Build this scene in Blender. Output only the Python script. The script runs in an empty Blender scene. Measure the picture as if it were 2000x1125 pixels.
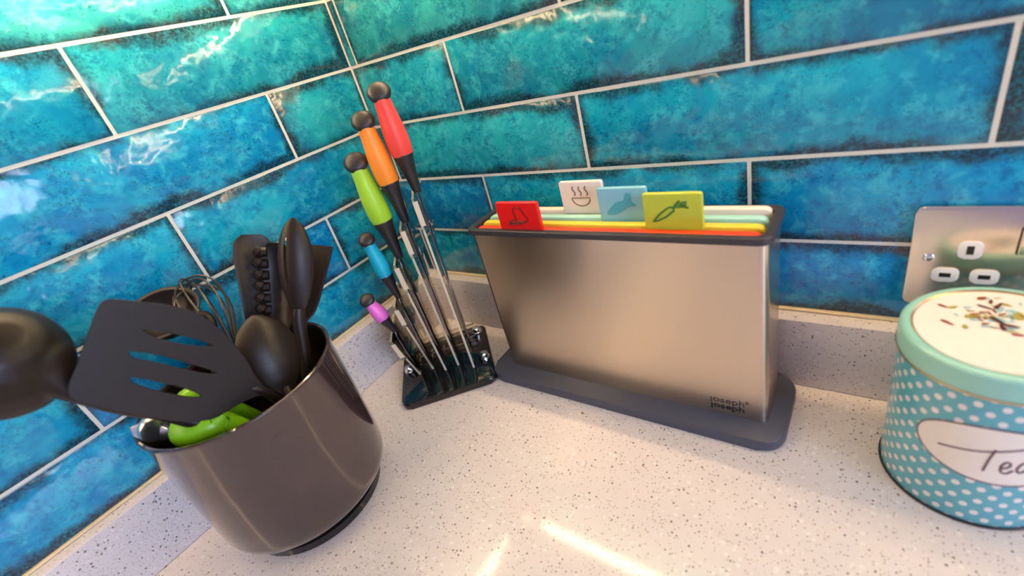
import bpy, bmesh, math, random
from mathutils import Vector, Matrix
random.seed(4)
S = bpy.context.scene
COL = S.collection

# ------------------------------------------------------------------ camera, world, lights, exposure
FPX = 922.72
CAM = Vector((0.5644, -0.4379, 0.3802))
RX = Matrix(((0.7970, -0.0966, 0.5962), (0.5492, 0.5269, -0.6487), (-0.2514, 0.8444, 0.4730)))
cam_d = bpy.data.cameras.new('camera'); cam = bpy.data.objects.new('camera', cam_d); COL.objects.link(cam)
cam_d.sensor_width = 36.0; cam_d.lens = FPX / 2000 * 36; cam_d.clip_start = 0.01
cam.matrix_world = Matrix.Translation(CAM) @ RX.to_4x4()
cam_d.dof.use_dof = True; cam_d.dof.focus_distance = 0.52; cam_d.dof.aperture_fstop = 3.4
S.camera = cam

world = bpy.data.worlds.new('world'); S.world = world; world.use_nodes = True
bg = world.node_tree.nodes['Background']
bg.inputs[0].default_value = (0.70, 0.60, 0.92, 1); bg.inputs[1].default_value = 0.54

# daylight from the kitchen window across the room
wl = bpy.data.lights.new('window_light', 'AREA'); wl.shape = 'RECTANGLE'; wl.size = 1.1; wl.size_y = 1.0
wl.energy = 42; wl.color = (0.60, 0.74, 1.0)
wo = bpy.data.objects.new('window_light', wl); COL.objects.link(wo)
wo.location = (2.6, -1.0, 0.85)
wo.rotation_euler = (Vector((0.1, -0.35, 0.1)) - wo.location).to_track_quat('-Z', 'Y').to_euler()

S.view_settings.view_transform = 'Standard'; S.view_settings.look = 'None'
S.view_settings.gamma = 1.0; S.view_settings.use_curve_mapping = False
S.view_settings.exposure = 0.0
LED_STRENGTH = 76.0
LED_COLOR = (1.0, 0.68, 0.38)

# ------------------------------------------------------------------ helpers
def at(u, v, dep):
    """world point seen at photo pixel (u, v), dep metres in front of the lens (used as a ruler for placing things)"""
    return CAM + RX @ Vector(((u - 1000) / FPX * dep, -(v - 562.5) / FPX * dep, -dep))
def ray(u, v): return RX @ Vector(((u - 1000) / FPX, -(v - 562.5) / FPX, -1))
def hit(u, v, axis, c):
    r = ray(u, v); return CAM + r * ((c - CAM[axis]) / r[axis])

ORI = {}
def thing(name, label, cat, loc=(0, 0, 0), group=None):
    o = bpy.data.objects.new(name, None); o.empty_display_size = 0.02
    COL.objects.link(o); o.location = loc; ORI[o] = Vector(loc)
    o['label'] = label; o['category'] = cat
    if group: o['group'] = group
    return o
def tag(o, label, cat, group=None):
    o['label'] = label; o['category'] = cat
    if group: o['group'] = group
    return o
def link(name, me, mats, parent=None, loc=None):
    o = bpy.data.objects.new(name, me); COL.objects.link(o)
    if parent is not None:
        o.parent = parent; ORI[o] = ORI.get(parent, Vector((0, 0, 0)))
    else:
        ORI[o] = Vector((0, 0, 0))
    for m in (mats if isinstance(mats, (list, tuple)) else [mats]):
        if m and m.name not in [x.name for x in me.materials if x]: me.materials.append(m)
    return o
def meshobj(name, verts, faces, mat, parent=None, smooth=True, origin=None):
    """verts in world space; stored relative to the root thing's origin"""
    off = ORI.get(parent, Vector((0, 0, 0))) if parent is not None else Vector(origin or (0, 0, 0))
    me = bpy.data.meshes.new(name)
    me.from_pydata([tuple(Vector(v) - off) for v in verts], [], faces); me.update()
    bm = bmesh.new(); bm.from_mesh(me); bmesh.ops.recalc_face_normals(bm, faces=bm.faces); bm.to_mesh(me); bm.free()
    o = link(name, me, mat, parent)
    if parent is None and origin is not None: o.location = origin; ORI[o] = Vector(origin)
    if smooth: shade(me)
    return o
def shade(me, ang=35):
    for p in me.polygons: p.use_smooth = True
    try: me.set_sharp_from_angle(angle=math.radians(ang))
    except Exception: pass
def bmobj(name, bm, mat, parent=None, M=None, smooth=True, origin=None, ang=35):
    if M is not None: bm.transform(M)
    off = ORI.get(parent, Vector((0, 0, 0))) if parent is not None else Vector(origin or (0, 0, 0))
    bm.transform(Matrix.Translation(-off))
    bmesh.ops.recalc_face_normals(bm, faces=bm.faces)
    me = bpy.data.meshes.new(name); bm.to_mesh(me); bm.free()
    o = link(name, me, mat, parent)
    if parent is None and origin is not None: o.location = origin; ORI[o] = Vector(origin)
    if smooth: shade(me, ang)
    return o
def bm_box(x0, x1, y0, y1, z0, z1, bev=0.0, seg=2):
    bm = bmesh.new(); bmesh.ops.create_cube(bm, size=1)
    bm.transform(Matrix.Translation(((x0 + x1) / 2, (y0 + y1) / 2, (z0 + z1) / 2)) @ Matrix.Diagonal((x1 - x0, y1 - y0, z1 - z0, 1)))
    if bev: bmesh.ops.bevel(bm, geom=bm.edges[:], offset=bev, segments=seg, affect='EDGES', profile=0.5)
    return bm
def rrect(x0, x1, y0, y1, r, n=6):
    pts = []
    for cx, cy, a in ((x1 - r, y1 - r, 0), (x0 + r, y1 - r, 90), (x0 + r, y0 + r, 180), (x1 - r, y0 + r, 270)):
        for k in range(n + 1):
            t = math.radians(a + 90 * k / n); pts.append((cx + r * math.cos(t), cy + r * math.sin(t)))
    return pts
def bm_prism(pts, z0, z1, bev=0.0, seg=2):
    bm = bmesh.new()
    b = [bm.verts.new((x, y, z0)) for x, y in pts]; t = [bm.verts.new((x, y, z1)) for x, y in pts]
    n = len(pts); fb = bm.faces.new(b[::-1]); ft = bm.faces.new(t)
    for i in range(n): bm.faces.new((b[i], b[(i + 1) % n], t[(i + 1) % n], t[i]))
    if bev:
        ed = list(ft.edges) + list(fb.edges)
        bmesh.ops.bevel(bm, geom=ed, offset=bev, segments=seg, affect='EDGES', profile=0.5)
    return bm
def bm_ring(outer, inner, z0, z1):
    bm = bmesh.new(); n = len(outer)
    R = [[bm.verts.new((x, y, z)) for x, y in p] for p, z in ((outer, z0), (outer, z1), (inner, z1), (inner, z0))]
    for k in range(4):
        a, b = R[k], R[(k + 1) % 4]
        for i in range(n): bm.faces.new((a[i], a[(i + 1) % n], b[(i + 1) % n], b[i]))
    return bm
def bm_lathe(prof, seg=48, sx=1.0, sy=1.0):
    """prof: (r, z) list; r==0 closes on the axis"""
    bm = bmesh.new(); rings = []
    for r, z in prof:
        if r <= 1e-7: rings.append([bm.verts.new((0, 0, z))])
        else: rings.append([bm.verts.new((r * sx * math.cos(2 * math.pi * i / seg), r * sy * math.sin(2 * math.pi * i / seg), z)) for i in range(seg)])
    for a, b in zip(rings, rings[1:]):
        for i in range(seg):
            j = (i + 1) % seg
            if len(a) == 1 and len(b) == 1: continue
            if len(a) == 1: bm.faces.new((a[0], b[i], b[j]))
            elif len(b) == 1: bm.faces.new((a[i], a[j], b[0]))
            else: bm.faces.new((a[i], a[j], b[j], b[i]))
    return bm
def catmull(P, n=6, closed=False):
    P = [Vector(p) for p in P]; out = []; m = len(P)
    for i in range(m if closed else m - 1):
        p0 = P[(i - 1) % m] if closed or i > 0 else P[0]; p1 = P[i]; p2 = P[(i + 1) % m]
        p3 = P[(i + 2) % m] if closed or i + 2 < m else P[-1]
        for k in range(n):
            t = k / n
            out.append(0.5 * ((2 * p1) + (p2 - p0) * t + (2 * p0 - 5 * p1 + 4 * p2 - p3) * t * t + (3 * p1 - p0 - 3 * p2 + p3) * t ** 3))
    if not closed: out.append(P[-1])
    return out
def tube_vf(P, R, seg=8, closed=False, flat=1.0, up=None):
    P = [Vector(p) for p in P]; n = len(P)
    if not isinstance(R, (list, tuple)): R = [R] * n
    V = []; F = []; ref = None
    for i in range(n):
        a = P[i - 1] if (i or closed) else P[i]; b = P[(i + 1) % n] if (i < n - 1 or closed) else P[i]
        t = (b - a).normalized()
        if up is not None: ref = Vector(up)
        elif ref is None: ref = Vector((0, 0, 1)) if abs(t.z) < 0.9 else Vector((1, 0, 0))
        s = t.cross(ref).normalized(); w = s.cross(t).normalized(); ref = w
        for k in range(seg):
            an = 2 * math.pi * k / seg; V.append(P[i] + (s * math.cos(an) + w * math.sin(an) * flat) * R[i])
    for i in range(n if closed else n - 1):
        j = (i + 1) % n
        for k in range(seg): F.append((i * seg + k, i * seg + (k + 1) % seg, j * seg + (k + 1) % seg, j * seg + k))
    if not closed: F.append(tuple(range(seg))[::-1]); F.append(tuple((n - 1) * seg + k for k in range(seg)))
    return V, F
def tube(name, P, R, mat, parent=None, seg=8, closed=False, flat=1.0, up=None, origin=None):
    V, F = tube_vf(P, R, seg, closed, flat, up); return meshobj(name, V, F, mat, parent, True, origin)
def tubes(name, Ps, R, mat, parent=None, seg=6):
    V = []; F = []
    for P in Ps:
        v, f = tube_vf(P, R, seg); o = len(V); V += v; F += [tuple(i + o for i in q) for q in f]
    return meshobj(name, V, F, mat, parent)
def flat_shape(splines, thick, bev=0.0, M=None):
    """2D outlines (first is the outside, the rest are holes) -> solid mesh via a filled curve"""
    cu = bpy.data.curves.new('tmp', 'CURVE'); cu.dimensions = '2D'; cu.fill_mode = 'BOTH'
    cu.extrude = max(thick / 2 - bev, 1e-5); cu.bevel_depth = bev; cu.bevel_resolution = 1
    for pts in splines:
        sp = cu.splines.new('POLY'); sp.points.add(len(pts) - 1); sp.use_cyclic_u = True
        for p, q in zip(sp.points, pts): p.co = (q[0], q[1], 0, 1)
    o = bpy.data.objects.new('tmp', cu); COL.objects.link(o); bpy.context.view_layer.update()
    me = bpy.data.meshes.new_from_object(o.evaluated_get(bpy.context.evaluated_depsgraph_get()))
    bpy.data.objects.remove(o); bpy.data.curves.remove(cu)
    bm = bmesh.new(); bm.from_mesh(me); bpy.data.meshes.remove(me)
    bmesh.ops.remove_doubles(bm, verts=bm.verts, dist=1e-6)
    if M is not None: bm.transform(M)
    return bm
def text_bm(body, size, thick, offset=0.0, sx=1.0, M=None):
    cu = bpy.data.curves.new('tmp', 'FONT'); cu.body = body; cu.size = size; cu.extrude = thick; cu.offset = offset
    o = bpy.data.objects.new('tmp', cu); COL.objects.link(o); bpy.context.view_layer.update()
    me = bpy.data.meshes.new_from_object(o.evaluated_get(bpy.context.evaluated_depsgraph_get()))
    bpy.data.objects.remove(o); bpy.data.curves.remove(cu)
    bm = bmesh.new(); bm.from_mesh(me); bpy.data.meshes.remove(me)
    bm.transform(Matrix.Diagonal((sx, 1, 1, 1)))
    if M is not None: bm.transform(M)
    return bm
def frame(o, x, y, z):
    M = Matrix.Identity(4)
    for i, a in enumerate((x, y, z)):
        for k in range(3): M[k][i] = a[k]
    for k in range(3): M[k][3] = o[k]
    return M
def loft(st, nt=12, thick=0.002, hole=None):
    """st: list of (centre, half_width_vector, normal, cup_depth); a cupped blade with thickness -> verts, faces"""
    V = []; F = []; n = len(st)
    for side in (0, 1):
        for c, h, nrm, k in st:
            for j in range(nt + 1):
                t = -1 + 2 * j / nt
                e = thick * (0.5 if abs(t) < 0.999 else 0.35)
                V.append(c + h * t - nrm * (k * (1 - t * t)) + nrm * (e if side == 0 else -e))
    m = nt + 1; N = n * m
    H = lambda i, j: bool(hole and 0 <= i < n - 1 and 0 <= j < nt and hole(i / (n - 1), -1 + (2 * j + 1) / nt))
    for i in range(n - 1):
        for j in range(nt):
            a = i * m + j
            if H(i, j):
                if not H(i - 1, j): F.append((a, a + 1, N + a + 1, N + a))
                if not H(i + 1, j): F.append((a + m, N + a + m, N + a + m + 1, a + m + 1))
                if not H(i, j - 1): F.append((a, N + a, N + a + m, a + m))
                if not H(i, j + 1): F.append((a + 1, a + m + 1, N + a + m + 1, N + a + 1))
                continue
            F.append((a, a + 1, a + m + 1, a + m)); F.append((N + a, N + a + m, N + a + m + 1, N + a + 1))
        F.append((i * m, i * m + m, N + i * m + m, N + i * m)); a = i * m + nt; F.append((a, N + a, N + a + m, a + m))
    for j in range(nt):
        F.append((j, N + j, N + j + 1, j + 1)); a = (n - 1) * m + j; F.append((a, a + 1, N + a + 1, N + a))
    return V, F
def resample(prof, n=36):
    P = catmull([(f, h, k) for f, h, k in prof], 8); out = []; j = 0
    for i in range(n + 1):
        f = i / n
        while j < len(P) - 2 and P[j + 1].x < f: j += 1
        a, b = P[j], P[j + 1]; t = 0 if b.x == a.x else min(1, max(0, (f - a.x) / (b.x - a.x))); q = a.lerp(b, t); out.append((f, max(q.y, .0008), q.z))
    return out

# ------------------------------------------------------------------ materials
def lin(r, g, b):
    f = lambda c: (c / 255 / 12.92) if c / 255 <= 0.04045 else ((c / 255 + 0.055) / 1.055) ** 2.4
    return (f(r), f(g), f(b), 1)
class NT:
    def __init__(s, name):
        s.m = bpy.data.materials.new(name); s.m.use_nodes = True; s.t = s.m.node_tree; s.p = s.t.nodes['Principled BSDF']
    def n(s, typ, **kw):
        x = s.t.nodes.new(typ)
        for k, v in kw.items(): setattr(x, k, v)
        return x
    def set(s, node, key, val):
        i = node.inputs[key]
        if isinstance(val, bpy.types.NodeSocket): s.t.links.new(val, i)
        else: i.default_value = val
    def P(s, **kw):
        for k, v in kw.items(): s.set(s.p, k.replace('_', ' '), v)
        return s
    def math(s, op, a, b=None, c=None, clamp=False):
        x = s.n('ShaderNodeMath', operation=op); x.use_clamp = clamp; s.set(x, 0, a)
        if b is not None: s.set(x, 1, b)
        if c is not None: s.set(x, 2, c)
        return x.outputs[0]
    def mix(s, f, a, b, mode='MIX'):
        x = s.n('ShaderNodeMix', data_type='RGBA', blend_type=mode); s.set(x, 0, f); s.set(x, 6, a); s.set(x, 7, b); return x.outputs[2]
    def noise(s, vec, scale, detail=3, rough=0.55, dist=0.0):
        x = s.n('ShaderNodeTexNoise'); s.set(x, 'Vector', vec); s.set(x, 'Scale', scale); s.set(x, 'Detail', detail); s.set(x, 'Roughness', rough); s.set(x, 'Distortion', dist); return x.outputs[0]
    def ramp(s, v, lo, hi):
        x = s.n('ShaderNodeMapRange'); x.clamp = True; x.interpolation_type = 'SMOOTHSTEP'; s.set(x, 0, v); s.set(x, 1, lo); s.set(x, 2, hi); return x.outputs[0]
    def obj(s): return s.n('ShaderNodeTexCoord').outputs['Object']
    def bump(s, h, strength, dist=0.001, prev=None):
        x = s.n('ShaderNodeBump'); s.set(x, 'Strength', strength); s.set(x, 'Distance', dist); s.set(x, 'Height', h)
        if prev is not None: s.set(x, 'Normal', prev)
        return x.outputs[0]
def plain(name, col, rough=0.45, metal=0.0, grain=0.06, scale=120, spec=0.5, bump=0.0, coat=0.0):
    m = NT(name); v = m.obj(); nz = m.noise(v, scale, 4)
    d = tuple(c * (1 - grain * 2.2) for c in col[:3]) + (1,); l = tuple(min(1, c * (1 + grain)) for c in col[:3]) + (1,)
    m.P(Base_Color=m.mix(nz, d, l), Metallic=metal, Roughness=m.math('ADD', rough - 0.04, m.math('MULTIPLY', nz, 0.08)))
    m.set(m.p, 'Specular IOR Level', spec)
    if coat: m.set(m.p, 'Coat Weight', coat)
    if bump: m.set(m.p, 'Normal', m.bump(m.noise(v, scale * 6, 2), bump, 0.0004))
    return m.m

def glaze():
    m = NT('tile_glaze'); uv = m.n('ShaderNodeUVMap', uv_map='metric').outputs[0]; hs = m.n('ShaderNodeUVMap', uv_map='half').outputs[0]
    oi = m.n('ShaderNodeObjectInfo'); rnd = oi.outputs['Random']
    off = m.n('ShaderNodeCombineXYZ'); m.set(off, 0, m.math('MULTIPLY', rnd, 37.0)); m.set(off, 1, m.math('MULTIPLY', rnd, 91.0)); m.set(off, 2, m.math('MULTIPLY', rnd, 17.0))
    va = m.n('ShaderNodeVectorMath', operation='ADD'); m.set(va, 0, uv); m.set(va, 1, off.outputs[0]); v = va.outputs[0]
    ab = m.n('ShaderNodeVectorMath', operation='ABSOLUTE'); m.set(ab, 0, uv)
    sb = m.n('ShaderNodeVectorMath', operation='SUBTRACT'); m.set(sb, 0, hs); m.set(sb, 1, ab.outputs[0])
    sp = m.n('ShaderNodeSeparateXYZ'); m.set(sp, 0, sb.outputs[0])
    edge = m.math('MINIMUM', sp.outputs[0], sp.outputs[1])
    big = m.noise(v, 14, 3, 0.6, 0.6); med = m.noise(v, 60, 5, 0.65, 0.4); fine = m.noise(v, 520, 5, 0.75); streak = m.noise(v, 30, 4, 0.7, 1.5)
    col = oi.outputs['Color']
    deep = m.mix(1.0, col, (0.35, 0.60, 0.82, 1), 'MULTIPLY')
    pale = m.mix(0.35, col, (0.12, 0.66, 0.72, 1))
    c = m.mix(m.ramp(big, 0.36, 0.66), deep, col)
    c = m.mix(m.ramp(med, 0.45, 0.72), c, pale)
    c = m.mix(m.math('MULTIPLY', m.ramp(streak, 0.58, 0.76), 0.28), c, (0.10, 0.34, 0.27, 1))
    mott = m.math('MULTIPLY', m.ramp(m.noise(v, 150, 6, 0.78), 0.47, 0.60), m.ramp(m.noise(v, 24, 3, 0.6, 0.8), 0.36, 0.60))
    c = m.mix(m.math('MULTIPLY', mott, 0.72), c, m.mix(1.0, col, (0.10, 0.36, 0.58, 1), 'MULTIPLY'))
    pit = m.math('MULTIPLY', m.ramp(fine, 0.53, 0.63), m.ramp(m.noise(v, 36, 4), 0.40, 0.64))
    c = m.mix(m.math('MULTIPLY', pit, 0.8), c, (0.006, 0.022, 0.045, 1))
    # glaze breaks dark and rusty where it thins along the tile's edges
    ew = m.math('ADD', edge, m.math('MULTIPLY', m.math('SUBTRACT', m.noise(v, 26, 4, 0.7), 0.54), 0.030))
    ew = m.math('ADD', ew, m.math('MULTIPLY', m.math('SUBTRACT', m.noise(v, 8.5, 2, 0.6), 0.46), 0.034))
    ed = m.math('SUBTRACT', 1.0, m.ramp(ew, 0.0005, 0.0115))
    speck = m.ramp(m.noise(v, 420, 3, 0.7), 0.30, 0.60)
    ed = m.math('MULTIPLY', ed, m.math('ADD', m.math('MULTIPLY', speck, 0.45), 0.52), clamp=True)
    rust = m.mix(m.ramp(m.noise(v, 17, 2), 0.50, 0.66), (0.010, 0.024, 0.036, 1), (0.045, 0.020, 0.010, 1))
    c = m.mix(ed, c, rust)
    m.P(Base_Color=c, Roughness=m.math('ADD', 0.07, m.math('MULTIPLY', fine, 0.10)))
    m.set(m.p, 'IOR', 1.52); m.set(m.p, 'Specular IOR Level', 0.5)
    b = m.bump(m.noise(v, 30, 2, 0.5, 0.3), 0.55, 0.0042)
    m.set(m.p, 'Normal', m.bump(med, 0.35, 0.0005, b))
    return m.m
def quartz():
    m = NT('speckled_quartz'); v = m.obj()
    def specks(scale, r, thr):
        vo = m.n('ShaderNodeTexVoronoi', feature='F1'); m.set(vo, 'Vector', v); m.set(vo, 'Scale', scale); m.set(vo, 'Randomness', 1.0)
        cs = m.n('ShaderNodeSeparateColor'); m.set(cs, 0, vo.outputs['Color'])
        size = m.math('MULTIPLY', m.ramp(cs.outputs[0], thr, 1.0), r)
        d = m.math('ADD', vo.outputs['Distance'], m.math('MULTIPLY', m.math('SUBTRACT', m.noise(v, scale * 2.6, 2), 0.5), 0.25))
        return m.math('LESS_THAN', d, size), cs.outputs[1]
    a, ca = specks(480, 0.34, 0.36); b, cb = specks(270, 0.27, 0.58); w, cw = specks(210, 0.38, 0.55)
    base = m.mix(m.noise(v, 40, 4), (0.65, 0.605, 0.60, 1), (0.71, 0.665, 0.66, 1))
    base = m.mix(m.math('MULTIPLY', w, 0.5), base, (0.84, 0.81, 0.80, 1))
    base = m.mix(m.math('MULTIPLY', a, 0.75), base, m.mix(ca, (0.16, 0.14, 0.14, 1), (0.36, 0.27, 0.21, 1)))
    base = m.mix(m.math('MULTIPLY', b, 0.85), base, m.mix(cb, (0.05, 0.05, 0.06, 1), (0.20, 0.13, 0.09, 1)))
    m.P(Base_Color=base, Roughness=0.09); m.set(m.p, 'Specular IOR Level', 0.36)
    return m.m
def brushed(name, col, axis=2, rough=0.3, aniso=0.0):
    m = NT(name); v = m.obj(); mp = m.n('ShaderNodeMapping'); m.set(mp, 'Vector', v)
    sc = [2600, 2600, 2600]; sc[axis] = 30; m.set(mp, 'Scale', tuple(sc)); nz = m.noise(mp.outputs[0], 1.0, 3, 0.6)
    m.P(Base_Color=m.mix(nz, tuple(c * 0.975 for c in col[:3]) + (1,), col), Metallic=1.0, Roughness=rough)
    if aniso:
        tg = m.n('ShaderNodeTangent', direction_type='RADIAL', axis='Z'); m.set(m.p, 'Tangent', tg.outputs[0]); m.set(m.p, 'Anisotropic', aniso); m.set(m.p, 'Anisotropic Rotation', 0.25)
    return m.m
def acrylic():
    m = NT('clear_acrylic'); t = m.t
    tr = m.n('ShaderNodeBsdfTransparent'); tr.inputs[0].default_value = (0.97, 0.955, 0.89, 1)
    gl = m.n('ShaderNodeBsdfGlossy'); gl.inputs['Roughness'].default_value = 0.03
    fr = m.n('ShaderNodeFresnel'); fr.inputs[0].default_value = 1.49
    mx = m.n('ShaderNodeMixShader'); t.links.new(fr.outputs[0], mx.inputs[0]); t.links.new(tr.outputs[0], mx.inputs[1]); t.links.new(gl.outputs[0], mx.inputs[2])
    t.links.new(mx.outputs[0], t.nodes['Material Output'].inputs[0]); return m.m
def frosted():
    m = NT('led_tinted_sawn_edge'); m.P(Base_Color=m.mix(m.noise(m.obj(), 200, 2), (0.90, 0.74, 0.52, 1), (0.97, 0.86, 0.68, 1)), Roughness=0.28)  # sawn edges, with the LED light they carry tinted into the base colour
    m.set(m.p, 'Transmission Weight', 0.35); return m.m
def tin_dots():
    m = NT('polka_dot_print'); uv = m.n('ShaderNodeUVMap', uv_map='wrap').outputs[0]; sp = m.n('ShaderNodeSeparateXYZ'); m.set(sp, 0, uv)
    U = m.math('DIVIDE', sp.outputs[0], 0.0128); V = m.math('DIVIDE', sp.outputs[1], 0.0061)
    row = m.math('FLOOR', V); par = m.math('MULTIPLY', m.math('MODULO', row, 2.0), 0.5)
    fu = m.math('SUBTRACT', m.math('FRACT', m.math('ADD', U, par)), 0.5); fv = m.math('SUBTRACT', m.math('FRACT', V), 0.5)
    du = m.math('MULTIPLY', fu, 0.0128); dv = m.math('MULTIPLY', fv, 0.0061)
    dd = m.math('SQRT', m.math('ADD', m.math('MULTIPLY', du, du), m.math('MULTIPLY', dv, dv)))
    c = m.mix(m.math('SUBTRACT', 1.0, m.ramp(dd, 0.0020, 0.0025)), lin(92, 172, 186), lin(232, 226, 222))
    m.P(Base_Color=c, Roughness=0.24); m.set(m.p, 'Coat Weight', 0.3); return m.m
def emit(name, col, st):
    m = NT(name); m.P(Base_Color=(0.9, 0.9, 0.9, 1)); m.set(m.p, 'Emission Color', tuple(col) + (1,)); m.set(m.p, 'Emission Strength', st)
    return m.m
MT = dict(
    glaze=glaze(), quartz=quartz(), grout=plain('grout', lin(230, 226, 213), 0.85, grain=0.05, scale=300, bump=0.3),
    seal=plain('cream_sealant', lin(226, 208, 170), 0.6, grain=0.08), plaster=plain('painted_plaster', lin(225, 220, 212), 0.8),
    steel=brushed('brushed_steel', (0.66, 0.55, 0.455, 1), 0, 0.27, 0.72), plate=brushed('socket_steel', (0.72, 0.64, 0.56, 1), 0, 0.2),
    blade=plain('knife_steel', (0.20, 0.18, 0.19, 1), 0.14, 1.0), chrome=plain('chrome', (0.82, 0.82, 0.84, 1), 0.08, 1.0, grain=0.02),
    satin=plain('satin_chrome', (0.85, 0.82, 0.80, 1), 0.26, 1.0, grain=0.02),
    charcoal=plain('charcoal_plastic', lin(72, 76, 90), 0.42, bump=0.15), rimblack=plain('dark_grey_plastic', lin(54, 50, 56), 0.40),
    gloss_black=plain('gloss_black_plastic', (0.006, 0.005, 0.006, 1), 0.07, coat=0.5), pot=plain('pot_brown_grey_plastic', lin(56, 42, 44), 0.15, grain=0.04, scale=40, coat=0.8),
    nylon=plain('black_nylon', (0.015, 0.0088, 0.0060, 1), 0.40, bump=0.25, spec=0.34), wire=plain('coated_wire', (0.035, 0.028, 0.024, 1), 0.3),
    rubber=plain('black_rubber', (0.022, 0.019, 0.022, 1), 0.42, bump=0.1),
    white=plain('white_plastic', lin(240, 234, 226), 0.35, grain=0.02), dark=plain('dark_recess', (0.012, 0.011, 0.011, 1), 0.5),
    print_black=plain('black_print', (0.02, 0.017, 0.017, 1), 0.5), acrylic=acrylic(), frost=frosted(), dots=tin_dots(),
    mint=plain('mint_enamel', lin(150, 206, 192), 0.22, grain=0.02, coat=0.4), cream=plain('cream_print', lin(240, 230, 220), 0.3, grain=0.02),
    gold=plain('bare_tin_edge', (0.62, 0.45, 0.26, 1), 0.3, 1.0), label_line=plain('plum_print', lin(112, 78, 88), 0.4),
    p_brown=plain('rust_print', lin(150, 74, 34), 0.4), p_dark=plain('dark_brown_print', lin(84, 40, 26), 0.4), p_blue=plain('pale_blue_print', lin(150, 196, 204), 0.4), p_green=plain('olive_print', lin(168, 164, 84), 0.4),
    green=plain('lime_plastic', lin(126, 190, 24), 0.3, grain=0.03), cabinet=plain('cabinet_paint', lin(210, 204, 196), 0.5), floor=plain('floor_vinyl', lin(150, 130, 112), 0.5),
    led=emit('led_diffuser', LED_COLOR, LED_STRENGTH))

# ------------------------------------------------------------------ the room: walls, tiles, worktop, upstands
UP_T, UP_H = 0.0222, 0.0792            # upstand thickness and height
def slab(name, x0, x1, y0, y1, z0, z1, mat, bev=0.0, kind='structure'):
    o = bmobj(name, bm_box(x0, x1, y0, y1, z0, z1, bev), mat, smooth=bool(bev))
    if kind: o['kind'] = kind
    return o
wall_right = slab('wall_right', 0, 1.9, -0.0030, 0.1, -0.02, 1.3, MT['grout'])
wall_left = slab('wall_left', -0.1, 0.0030, -1.9, 0.1, -0.02, 1.3, MT['grout'])
TILES = {}
def tile_mesh(w, h):
    key = (round(w, 4), round(h, 4))
    if key in TILES: return TILES[key]
    bm = bm_box(-w / 2, w / 2, -0.0036, 0.0025, -h / 2, h / 2, 0.0009, 2)
    bmesh.ops.recalc_face_normals(bm, faces=bm.faces)
    l1 = bm.loops.layers.uv.new('metric'); l2 = bm.loops.layers.uv.new('half')
    for f in bm.faces:
        for lp in f.loops: lp[l1].uv = (lp.vert.co.x, lp.vert.co.z); lp[l2].uv = (w / 2, h / 2)
    me = bpy.data.meshes.new('tile'); bm.to_mesh(me); bm.free(); me.materials.append(MT['glaze']); shade(me)
    TILES[key] = me; return me
Z0, PITCH, TL, GR = 0.0756, 0.077, 0.3026, 0.0030
BLUES = dict(t=(0.022, 0.410, 0.455, 1), b=(0.005, 0.330, 0.600, 1), c=(0.010, 0.380, 0.530, 1), d=(0.007, 0.225, 0.410, 1), g=(0.045, 0.400, 0.385, 1), s=(0.012, 0.405, 0.620, 1))
def lay(wall, row, joints, cols, side):
    z0 = max(Z0 + row * PITCH, UP_H + 0.0008) + GR / 2; z1 = min(Z0 + (row + 1) * PITCH, 0.53) - GR / 2
    for i, (a, b) in enumerate(zip(joints, joints[1:])):
        a2 = a + (GR / 2 if a > 0 else 0.0048); b2 = b - GR / 2
        o = bpy.data.objects.new('tile', tile_mesh(b2 - a2, z1 - z0)); COL.objects.link(o); o.parent = wall
        s = (a2 + b2) / 2
        if side == 'R': o.location = (s, 0.00012 * random.uniform(-1, 1), (z0 + z1) / 2); o.rotation_euler = (math.radians(random.uniform(-.12, .12)), 0, math.radians(random.uniform(-.04, .04)))
        else: o.location = (0.00012 * random.uniform(-1, 1), -s, (z0 + z1) / 2); o.rotation_euler = (math.radians(random.uniform(-.12, .12)), 0, math.radians(90 + random.uniform(-.04, .04)))
        o.color = BLUES[cols[i % len(cols)]]
def js(first, sliver=True, end=1.6):
    out = [0.0]; x = first
    while x < end: out.append(x); x += TL
    return out
RA, RB = 0.1712, 0.3200
RS = RB - TL
lay(wall_right, 0, js(RS), 'dcbb', 'R'); lay(wall_right, 1, js(RA), 'dcbb', 'R'); lay(wall_right, 2, js(RS), 'ttccb', 'R')
lay(wall_right, 3, js(RA), 'ttcb', 'R'); lay(wall_right, 4, js(RS), 'ggtcc', 'R'); lay(wall_right, 5, js(RA), 'gttc', 'R')
LA, LB = 0.1282, 0.2824
lay(wall_left, 0, js(LB), 'csbs', 'L'); lay(wall_left, 1, js(LA), 'cbsb', 'L'); lay(wall_left, 2, js(LB), 'csbb', 'L')
lay(wall_left, 3, js(LA), 'tsbb', 'L'); lay(wall_left, 4, js(LB), 'tcbb', 'L'); lay(wall_left, 5, js(LA), 'ggtc', 'L')

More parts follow.
